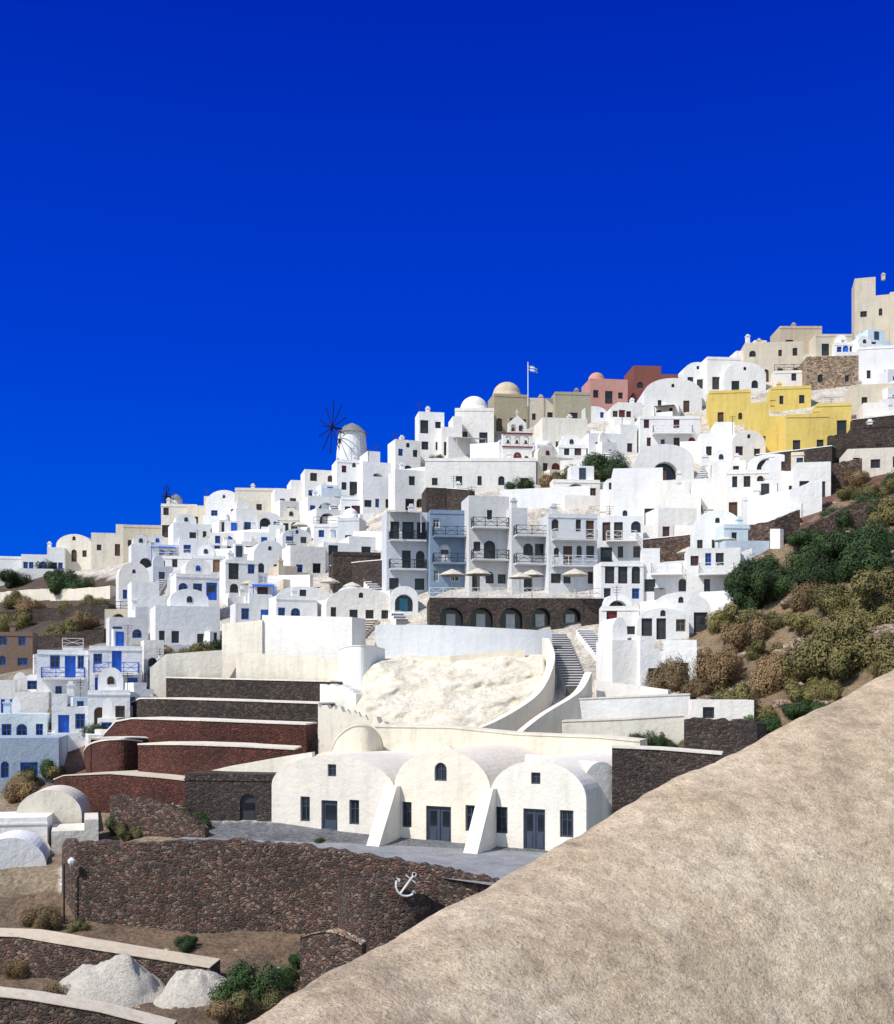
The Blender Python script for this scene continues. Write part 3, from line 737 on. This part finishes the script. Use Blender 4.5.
# ---------------------------------------------------------------- windmills
def windmill(u,vb,vt,r_px,d,label,small=False):
    p=P(u,vb,d); H=(vb-vt)/F*d; r=r_px/F*d
    e=bpy.data.objects.new('windmill',None); e.location=p; e.rotation_euler=(0,0,math.radians(-52)); col.objects.link(e)
    e['label']=label; e['category']='windmill'; e['group']='windmills on the ridge'
    q=MB(); q.lathe([(r*1.08,-2),(r,H*.35),(r*.86,H*.8),(r*.84,H*.8)],24); obj('tower',q.mesh('tower',['white_plaster'],False),parent=e)
    q=MB(); q.lathe([(r*.98,H*.78),(r*.5,H*.93),(.05,H)],24); obj('cap',q.mesh('cap',['stairgrey_plaster']),parent=e)
    q=MB(); c=Vector((0,-r*1.5,H*.84)); q.tube((0,0,H*.84),c,.16); q.tube(c,c+Vector((0,-r*.7,0)),.08)
    R=r*1.65
    tips=[]
    for i in range(10):
        an=2*math.pi*(i+.3)/10; t=c+Vector((math.cos(an)*R,0,math.sin(an)*R)); q.tube(c,t,.08,5); tips.append(t)
    for i in range(10): q.tube(tips[i],tips[(i+1)%10],.015,4)
    obj('rotor',q.mesh('rotor',['black_timber']),parent=e)
    obj('door',opening_mesh('door',.9,1.9,False,'brown'),(0,-r*1.12,0),0,e)
    obj('window',opening_mesh('window',.6,.7,False,'brown'),(0,-r*.98,H*.55),0,e)
windmill(352,472,423,15.5,188,'white round windmill with conical cap and bare rotor')
windmill(176,518,494,7,215,'small round windmill with bare rotor',True)
# church bell gable
d=D(517,472)-2.4; p=P(517,471,d); s=d/F; q=MB()
W=30*s;H=54*s
out=[(-W/2,-3),(W/2,-3),(W/2,H*.66),(W*.3,H*.70),(W*.3,H*.86),(W*.14,H*.94),(0,H),(-W*.14,H*.94),(-W*.3,H*.86),(-W*.3,H*.70),(-W/2,H*.66)]
holes=[archl(x,W*.2,H*.44,H*.19) for x in (-W*.3,0,W*.3)]+[archl(x,W*.17,H*.7,H*.14) for x in (-W*.13,W*.13)]
q.extrude(out,holes,0,.8)
b0=obj('bell_gable',q.mesh('bell_gable',['white_plaster']),p+Vector((0,-.9,0)),math.radians(6),label='white arched bell gable with red trim',cat='bell tower')
for x,z in ((-W*.3,H*.5),(0,H*.5),(W*.3,H*.5),(-W*.13,H*.73),(W*.13,H*.73)):
    q=MB(); q.lathe([(.28,0),(.2,.15),(.14,.4),(.03,.48)],10); obj('bell',q.mesh('bell',['brown_paint']),(x,.4,z),0,b0)
q=MB(); q.box(-W*.52,W*.52,-.12,-.003,H*.655,H*.68); q.box(-W*.52,W*.52,-.12,-.003,H*.41,H*.43); obj('cornice',q.mesh('cornice',['red_paint']),parent=b0)
q=MB(); q.box(-.06,.06,.4,.52,H-.2,H+1.0); q.box(-.3,.3,.41,.51,H+.55,H+.66); obj('cross',q.mesh('cross',['white_paint']),parent=b0)
obj('door',opening_mesh('door',1.1,2.2,True,'red'),(0,-.05,.3),0,b0)
for x in(-1.3,1.3): obj('window',opening_mesh('window',.6,1.0,True,'red'),(x,-.05,1.0),0,b0)
# flag pole
q=MB(); d=D(530,430)-1; p=P(528,400,d); hh=38/F*d
q.tube((0,0,-1),(0,0,hh),.08)
f0=obj('flagpole',q.mesh('flagpole',['white_paint']),p,label='white pole flying a blue and white flag',cat='flag')
q=MB()
for k in range(5):
    z0=hh-.3-1.1*k/5; n=6; vs=[]
    for i in range(n+1): vs+=[(1.5*i/n,.2*math.sin(i*1.3),z0-.22-.09*i),(1.5*i/n,.2*math.sin(i*1.3),z0-.09*i)]
    q.add(vs,[(2*i,2*i+2,2*i+3,2*i+1) for i in range(n)],k%2)
obj('flag',q.mesh('flag',['blue_paint','white_paint']),parent=f0)
# parasols
q=MB(); q.tube((0,0,0),(0,0,2.5),.05); q.lathe([(1.3,2.15),(1.32,2.2),(.8,2.5),(.05,2.8)],8)
pm=q.mesh('parasol_canopy',['canvas_paint'])
for i,(u,v,do) in enumerate([(452,598,.9),(478,598,2.2),(520,598,1.0),(532,598,3.0),(575,598,1.2),(330,600,-1),(352,603,-1),(300,540,-1),(690,575,-1),(725,560,-1),(250,600,-1)]):
    d=D(u,634)+do if do>0 else D(u,v)+do
    obj('parasol',pm,P(u,v,d),random.random(),label='open cream parasol with slim pole on a terrace',cat='parasol',group='parasols on the hotel terraces',scale=(random.uniform(.85,1.1),)*3)
# street lamp
q=MB(); q.tube((0,0,-1),(0,0,3.4),.06); q.tube((0,0,3.4),(.35,0,3.6),.04)
d=61; l0=obj('street_lamp',q.mesh('street_lamp',['iron_paint']),P(64,925,d),label='slim dark street lamp before the stone wall',cat='street lamp')
q=MB(); q.lathe([(.12,3.3),(.22,3.45),(.22,3.6),(.05,3.75)],8,cx=.42); obj('lamp_head',q.mesh('lamp_head',['white_paint']),parent=l0)
# anchor
q=MB(); q.tube((0,0,0),(0,0,1.6),.08); q.tube((-.45,0,1.3),(.45,0,1.3),.06)
for i in range(8):
    a0=math.pi*(1.1+.8*i/8);a1=math.pi*(1.1+.8*(i+1)/8); q.tube((.8*math.cos(a0),0,.85+.85*math.sin(a0)),(.8*math.cos(a1),0,.85+.85*math.sin(a1)),.08)
for i in range(10):
    a0=2*math.pi*i/10;a1=2*math.pi*(i+1)/10; q.tube((.15*math.cos(a0),0,1.72+.15*math.sin(a0)),(.15*math.cos(a1),0,1.72+.15*math.sin(a1)),.03)
for sx in(-1,1): q.add([(sx*.95,0,.75),(sx*.55,-.12,.62),(sx*.62,0,.85),(sx*.6,.12,.6)],[(0,1,2),(0,2,3),(1,3,2),(0,3,1)])
o=obj('anchor',q.mesh('anchor',['white_paint']),P(400,894,52.8),.5,label='old white painted anchor leaning on the stone wall',cat='anchor',scale=(.68,.68,.68)); o.rotation_euler=(math.radians(-12),math.radians(40),.2)
# gravel piles
m,nt,b=newmat('white_gravel'); p_=pos(nt); nt.links.new(ramp(nt,noi(nt,p_,6,6,.8),[(.3,(.42,.37,.31)),(.6,(.72,.68,.61))]),b.inputs['Base Color']); b.inputs['Roughness'].default_value=.95
bump(nt,b,noi(nt,p_,12,5,.7),1,.15); MATS['white_gravel']=m
def mound(u,v,d,rx,ry,h,label):
    q=MB();n=48;rings=16;vs=[];fs=[]
    for j in range(rings+1):
        r=1-j/rings
        for i in range(n):
            a=2*math.pi*i/n; x=rx*r*math.cos(a);y=ry*r*math.sin(a)
            nz=noise.fractal(Vector((x*.7+u,y*.7,0)),1,2,4)
            z=h*(1-r**1.8)*(1+.3*nz)-.4*(r>.99); vs.append((x*(1+.15*nz),y,z))
    for j in range(rings):
        for i in range(n): fs.append((j*n+i,j*n+(i+1)%n,(j+1)*n+(i+1)%n,(j+1)*n+i))
    q.add(vs,fs); obj('gravel_pile',q.mesh('gravel_pile',['white_gravel'],True),P(u,v,d),label=label,cat='gravel pile',group='heaps of white rubble')
mound(112,1000,51.5,3.0,2,1.9,'large heap of white rubble on bare ground')
mound(198,1006,51,2.4,1.6,1.7,'smaller heap of pale rubble on bare ground')
# ---------------------------------------------------------------- plants
def leafcloud(seed,n,lobes,size,mat):
    rnd=random.Random(seed); L=[(Vector((rnd.uniform(-.6,.6),rnd.uniform(-.5,.5),rnd.uniform(.1,.65))),rnd.uniform(.22,.5)) for _ in range(lobes)]
    vs=[];fs=[]
    for _ in range(n):
        c,r=rnd.choice(L); v_=Vector((rnd.gauss(0,1),rnd.gauss(0,1),rnd.gauss(0,1))).normalized()
        rr=r*(rnd.random()**.25)*rnd.uniform(.85,1.1)*(1+.35*noise.noise(v_*3+c*5)); v_=v_*rr
        p=c+v_
        if p.z<-.1: continue
        nn=(v_.normalized()+Vector((rnd.uniform(-.35,.35),rnd.uniform(-.35,.35),rnd.uniform(-.2,.5)))).normalized()
        t=nn.orthogonal().normalized(); t.rotate(Matrix.Rotation(rnd.uniform(0,6.3),3,nn)); w=nn.cross(t); s_=size*rnd.uniform(.6,1.4)
        o_=len(vs); vs+=[p-t*s_,p-w*s_*.5,p+t*s_,p+w*s_*.5]; fs.append((o_,o_+1,o_+2,o_+3))
    q=MB(); q.add(vs,fs)
    for c,r in L: q.tube((c.x*.2,c.y*.2,-.2),c,.025,4,1,.01)
    return q.mesh('bush',[mat,'wood_paint'])
BM={k:[leafcloud(i*7+j,14000,7+j*2,.032,k+'_leaves') for j in range(3)] for i,k in enumerate(('green','olive','dry'))}
LBL={'green':'dense dark green shrub on the slope','olive':'olive green shrub on the dry slope','dry':'brown dried shrub on the slope'}
def bush(u,v,r,k,hs=1.0,d=None):
    d=d or D(u,v); s=r
    obj('bush',random.choice(BM[k]),P(u,v,d)+Vector((0,0,-.15)),random.uniform(0,6.3),label=LBL[k],cat='bush',group='shrubs on the hillside',scale=(s*random.uniform(.9,1.25),s,s*hs*random.uniform(.8,1.15)))
TOPU=[655,690,720,750,800,850,915]; TOPV=[694,664,632,600,566,552,545]
BOTV=[706,716,722,730,738,722,700]
v=552
while v<740:
    u=655+random.uniform(0,24)
    while u<918:
        if np.interp(u,TOPU,TOPV)<v<np.interp(u,TOPU,BOTV):
            g=noise.noise(Vector((u*.012,v*.02,3)))
            if v<np.interp(u,[650,740,800,894],[600,625,610,590]): k='green'; rr=(2.2,2.8,3.4)
            elif u<770: k='dry' if g>-.1 else 'olive'; rr=(1.4,2.0,2.5)
            else: k='olive' if g<.3 else 'dry'; rr=(1.3,2.0,2.6,3.4)
            if v>692 and u>745: k='green' if g>-.1 else 'olive'; rr=(1.2,1.8)
            bush(u+random.uniform(-8,8),v+random.uniform(-6,6),random.choice(rr),k,1.2)
        u+=random.uniform(26,44)
    v+=20
for u,v,r,k in [(845,530,2.4,'green'),(870,520,2.8,'green'),(890,522,3,'olive'),(825,535,2.4,'green'),(880,498,2.6,'olive'),(852,498,2,'olive'),(862,486,2,'dry'),(805,552,2.6,'green'),(895,490,2.5,'green'),(835,556,3,'green'),(770,585,2.6,'green'),(748,610,2.4,'green'),
   (66,598,4,'green'),(58,590,3.5,'green'),(76,594,3,'green'),(20,606,3,'olive'),(100,608,2.5,'olive'),(38,618,3,'dry'),(90,630,3,'dry'),(15,586,3,'green'),(45,572,2.5,'green'),(10,630,3,'olive'),(60,640,3,'olive'),(75,616,2.6,'olive'),
   (178,668,2.4,'olive'),(195,668,2.8,'olive'),(215,668,2.6,'dry'),(232,670,2.4,'olive'),(206,660,2.4,'green'),(160,684,1.8,'dry'),
   (598,476,4,'green'),(580,484,3,'olive'),(612,484,3.4,'green'),(560,486,2.6,'olive'),(552,492,2.6,'dry'),(628,486,2.6,'green'),(520,490,2,'green'),
   (440,466,1.8,'green'),(770,466,2,'green'),(664,752,1.3,'green'),(640,752,1.4,'green'),(650,748,1.6,'green'),(676,750,1.3,'olive'),
   (34,785,1.9,'olive'),(20,800,1.9,'dry'),(50,780,1.6,'green'),(100,742,1.7,'green'),(66,730,1.4,'olive'),(150,822,1.3,'green'),(175,826,1.4,'green'),(200,828,1.2,'green'),(128,838,1.2,'olive'),(30,925,1.3,'dry'),(50,930,1.0,'dry'),(80,932,.8,'olive'),
   (240,1006,2.0,'green'),(256,1012,1.6,'olive'),(228,1016,1.4,'dry'),(190,948,.9,'green'),(300,965,1.0,'green'),(285,985,1.2,'green'),(320,842,.5,'green'),(240,842,.5,'green'),(270,850,.7,'green'),(445,862,.5,'green'),
   (720,718,1.3,'green'),(800,722,2.0,'green'),(770,738,2.0,'green'),(560,742,.8,'green'),(20,975,1.0,'dry'),(150,970,.9,'olive'),(60,1000,.9,'dry'),(120,830,1.2,'green'),(350,1000,1.0,'olive')]:
    bush(u,v,r,k,1.1,D(u,v)-2.5 if 500<u<640 and v<500 else None)
RM=[]
for s in range(3):
    q=MB(); n=10;rg=6;vs=[]
    for j in range(rg+1):
        for i in range(n):
            th=math.pi*j/rg;a=2*math.pi*i/n; p_=Vector((math.sin(th)*math.cos(a),math.sin(th)*math.sin(a),math.cos(th)*.7)); p_*=1+.5*noise.noise(p_*1.3+Vector((s*9,0,0))); vs.append(p_)
    q.add(vs,[(j*n+i,(j+1)*n+i,(j+1)*n+(i+1)%n,j*n+(i+1)%n) for j in range(rg) for i in range(n)]); RM.append(q.mesh('rock',['tan_stone']))
for i in range(125):
    if i<50: u=random.uniform(0,320);v=random.uniform(950,1020);s=random.uniform(.12,.4)
    elif i<85: u=random.uniform(740,894);v=random.uniform(490,560);s=random.uniform(.3,.9)
    else: u=random.uniform(700,894);v=random.uniform(600,710);s=random.uniform(.4,1.2)
    obj('rock',random.choice(RM),P(u,v,D(u,v)),random.uniform(0,6),label='rough tan volcanic rock on the ground',cat='rock',group='loose rocks',scale=(s,s*.8,s*.8))
# ---------------------------------------------------------------- near stone parapet
m,nt,b=newmat('rough_parapet'); p_=pos(nt)
base=ramp(nt,noi(nt,p_,5,9,.7),[(.3,(.37,.29,.20)),(.48,(.54,.435,.305)),(.66,(.66,.555,.41))])
sp=ramp(nt,noi(nt,p_,230,3,.65),[(.30,(.5,.46,.42)),(.45,(.97,.97,.97)),(.6,(1.04,1.04,1.04)),(.72,(1.4,1.4,1.4))])
base=mixc(nt,1.0,base,sp,'MULTIPLY')
base=mixc(nt,1.0,base,ramp(nt,noi(nt,p_,34,6,.75),[(.33,(.68,.65,.62)),(.6,(1.1,1.1,1.1))]),'MULTIPLY')
nt.links.new(base,b.inputs['Base Color']); b.inputs['Roughness'].default_value=.92
a1=N(nt,'ShaderNodeMath',operation='MULTIPLY'); a1.inputs[1].default_value=.35; nt.links.new(noi(nt,p_,200,3,.65),a1.inputs[0])
ad=N(nt,'ShaderNodeMath',operation='ADD'); nt.links.new(noi(nt,p_,26,9,.72),ad.inputs[0]); nt.links.new(a1.outputs[0],ad.inputs[1])
bump(nt,b,ad.outputs[0],.7,.013); MATS['rough_parapet']=m
q=MB();ns=260;ntt=150;vs=[];fs=[]
edge_pts=[(-100,1216),(60,1128),(250,1022),(350,965),(450,907),(530,862),(600,822),(690,772),(740,748),(800,717),(894,670),(1100,560),(1300,455)]
eu=[e[0] for e in edge_pts];ev=[e[1] for e in edge_pts]
for i in range(ns+1):
    s=i/ns; u=-100+1400*s**1.0; v=float(np.interp(u,eu,ev)); d=.62+2.9*s**1.3
    A=P(u,v,d); B=A+Vector((.35+.5*s,-.25-.35*s,-.30-.45*s))
    for j in range(-8,ntt+1):
        if j<0:
            k=-j/8; p0=A+Vector((-.02*k-.03*k*k,.05*k+.05*k*k,-.02*k-.35*k**2.5)); 
            if j==-8: p0.z=-2.2
        else:
            t=j/ntt; p0=A.lerp(B,t)+Vector((0,0,1))*.14*math.sin(math.pi*min(1,t)**.8)*(.5+.5*s)
        nz=noise.fractal(p0*5,1,2,5)*.0075+noise.fractal(p0*28,1,2,4)*.0022
        vs.append(p0+Vector((0,-.3,1))*nz)
W_=ntt+9
for i in range(ns):
    for j in range(W_-1): a=i*W_+j; fs.append((a,a+1,a+W_+1,a+W_))
q.add(vs,fs); o=obj('parapet',q.mesh('parapet',['rough_parapet'],True),label='rough beige stone parapet with grainy weathered top',cat='parapet')
# ---------------------------------------------------------------- light, sky, camera
sd=Vector((-.55,-.40,.77)).normalized()
L=bpy.data.lights.new('sun','SUN'); L.energy=4.75; L.angle=math.radians(.5); L.color=(1,.95,.87)
so=bpy.data.objects.new('sun',L); so.rotation_euler=sd.to_track_quat('Z','Y').to_euler(); col.objects.link(so)
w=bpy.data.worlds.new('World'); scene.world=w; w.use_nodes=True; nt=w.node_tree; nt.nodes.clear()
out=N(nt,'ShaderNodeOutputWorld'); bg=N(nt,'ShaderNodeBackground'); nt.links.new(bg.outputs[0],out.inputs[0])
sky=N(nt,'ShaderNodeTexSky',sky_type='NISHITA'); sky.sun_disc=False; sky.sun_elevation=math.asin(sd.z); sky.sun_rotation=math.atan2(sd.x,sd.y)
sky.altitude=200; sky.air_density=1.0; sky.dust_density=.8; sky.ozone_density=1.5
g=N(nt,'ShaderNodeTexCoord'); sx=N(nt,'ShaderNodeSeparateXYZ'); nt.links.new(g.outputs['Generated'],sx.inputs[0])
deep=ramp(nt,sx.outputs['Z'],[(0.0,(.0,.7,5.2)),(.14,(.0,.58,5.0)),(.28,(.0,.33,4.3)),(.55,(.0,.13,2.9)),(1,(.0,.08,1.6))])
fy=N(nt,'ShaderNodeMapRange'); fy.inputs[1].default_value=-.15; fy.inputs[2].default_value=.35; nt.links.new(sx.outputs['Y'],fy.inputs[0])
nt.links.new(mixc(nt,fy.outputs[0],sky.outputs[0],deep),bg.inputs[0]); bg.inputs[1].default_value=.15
cam=bpy.data.cameras.new('camera'); cam.sensor_fit='VERTICAL'; cam.sensor_height=36; cam.lens=F/1024*36; cam.shift_y=178/1024
cam.clip_start=.05; cam.clip_end=20000
co=bpy.data.objects.new('camera',cam); co.rotation_euler=(math.pi/2,0,0); col.objects.link(co); scene.camera=co
scene.view_settings.view_transform='Standard'; scene.view_settings.look='None'; scene.view_settings.exposure=0
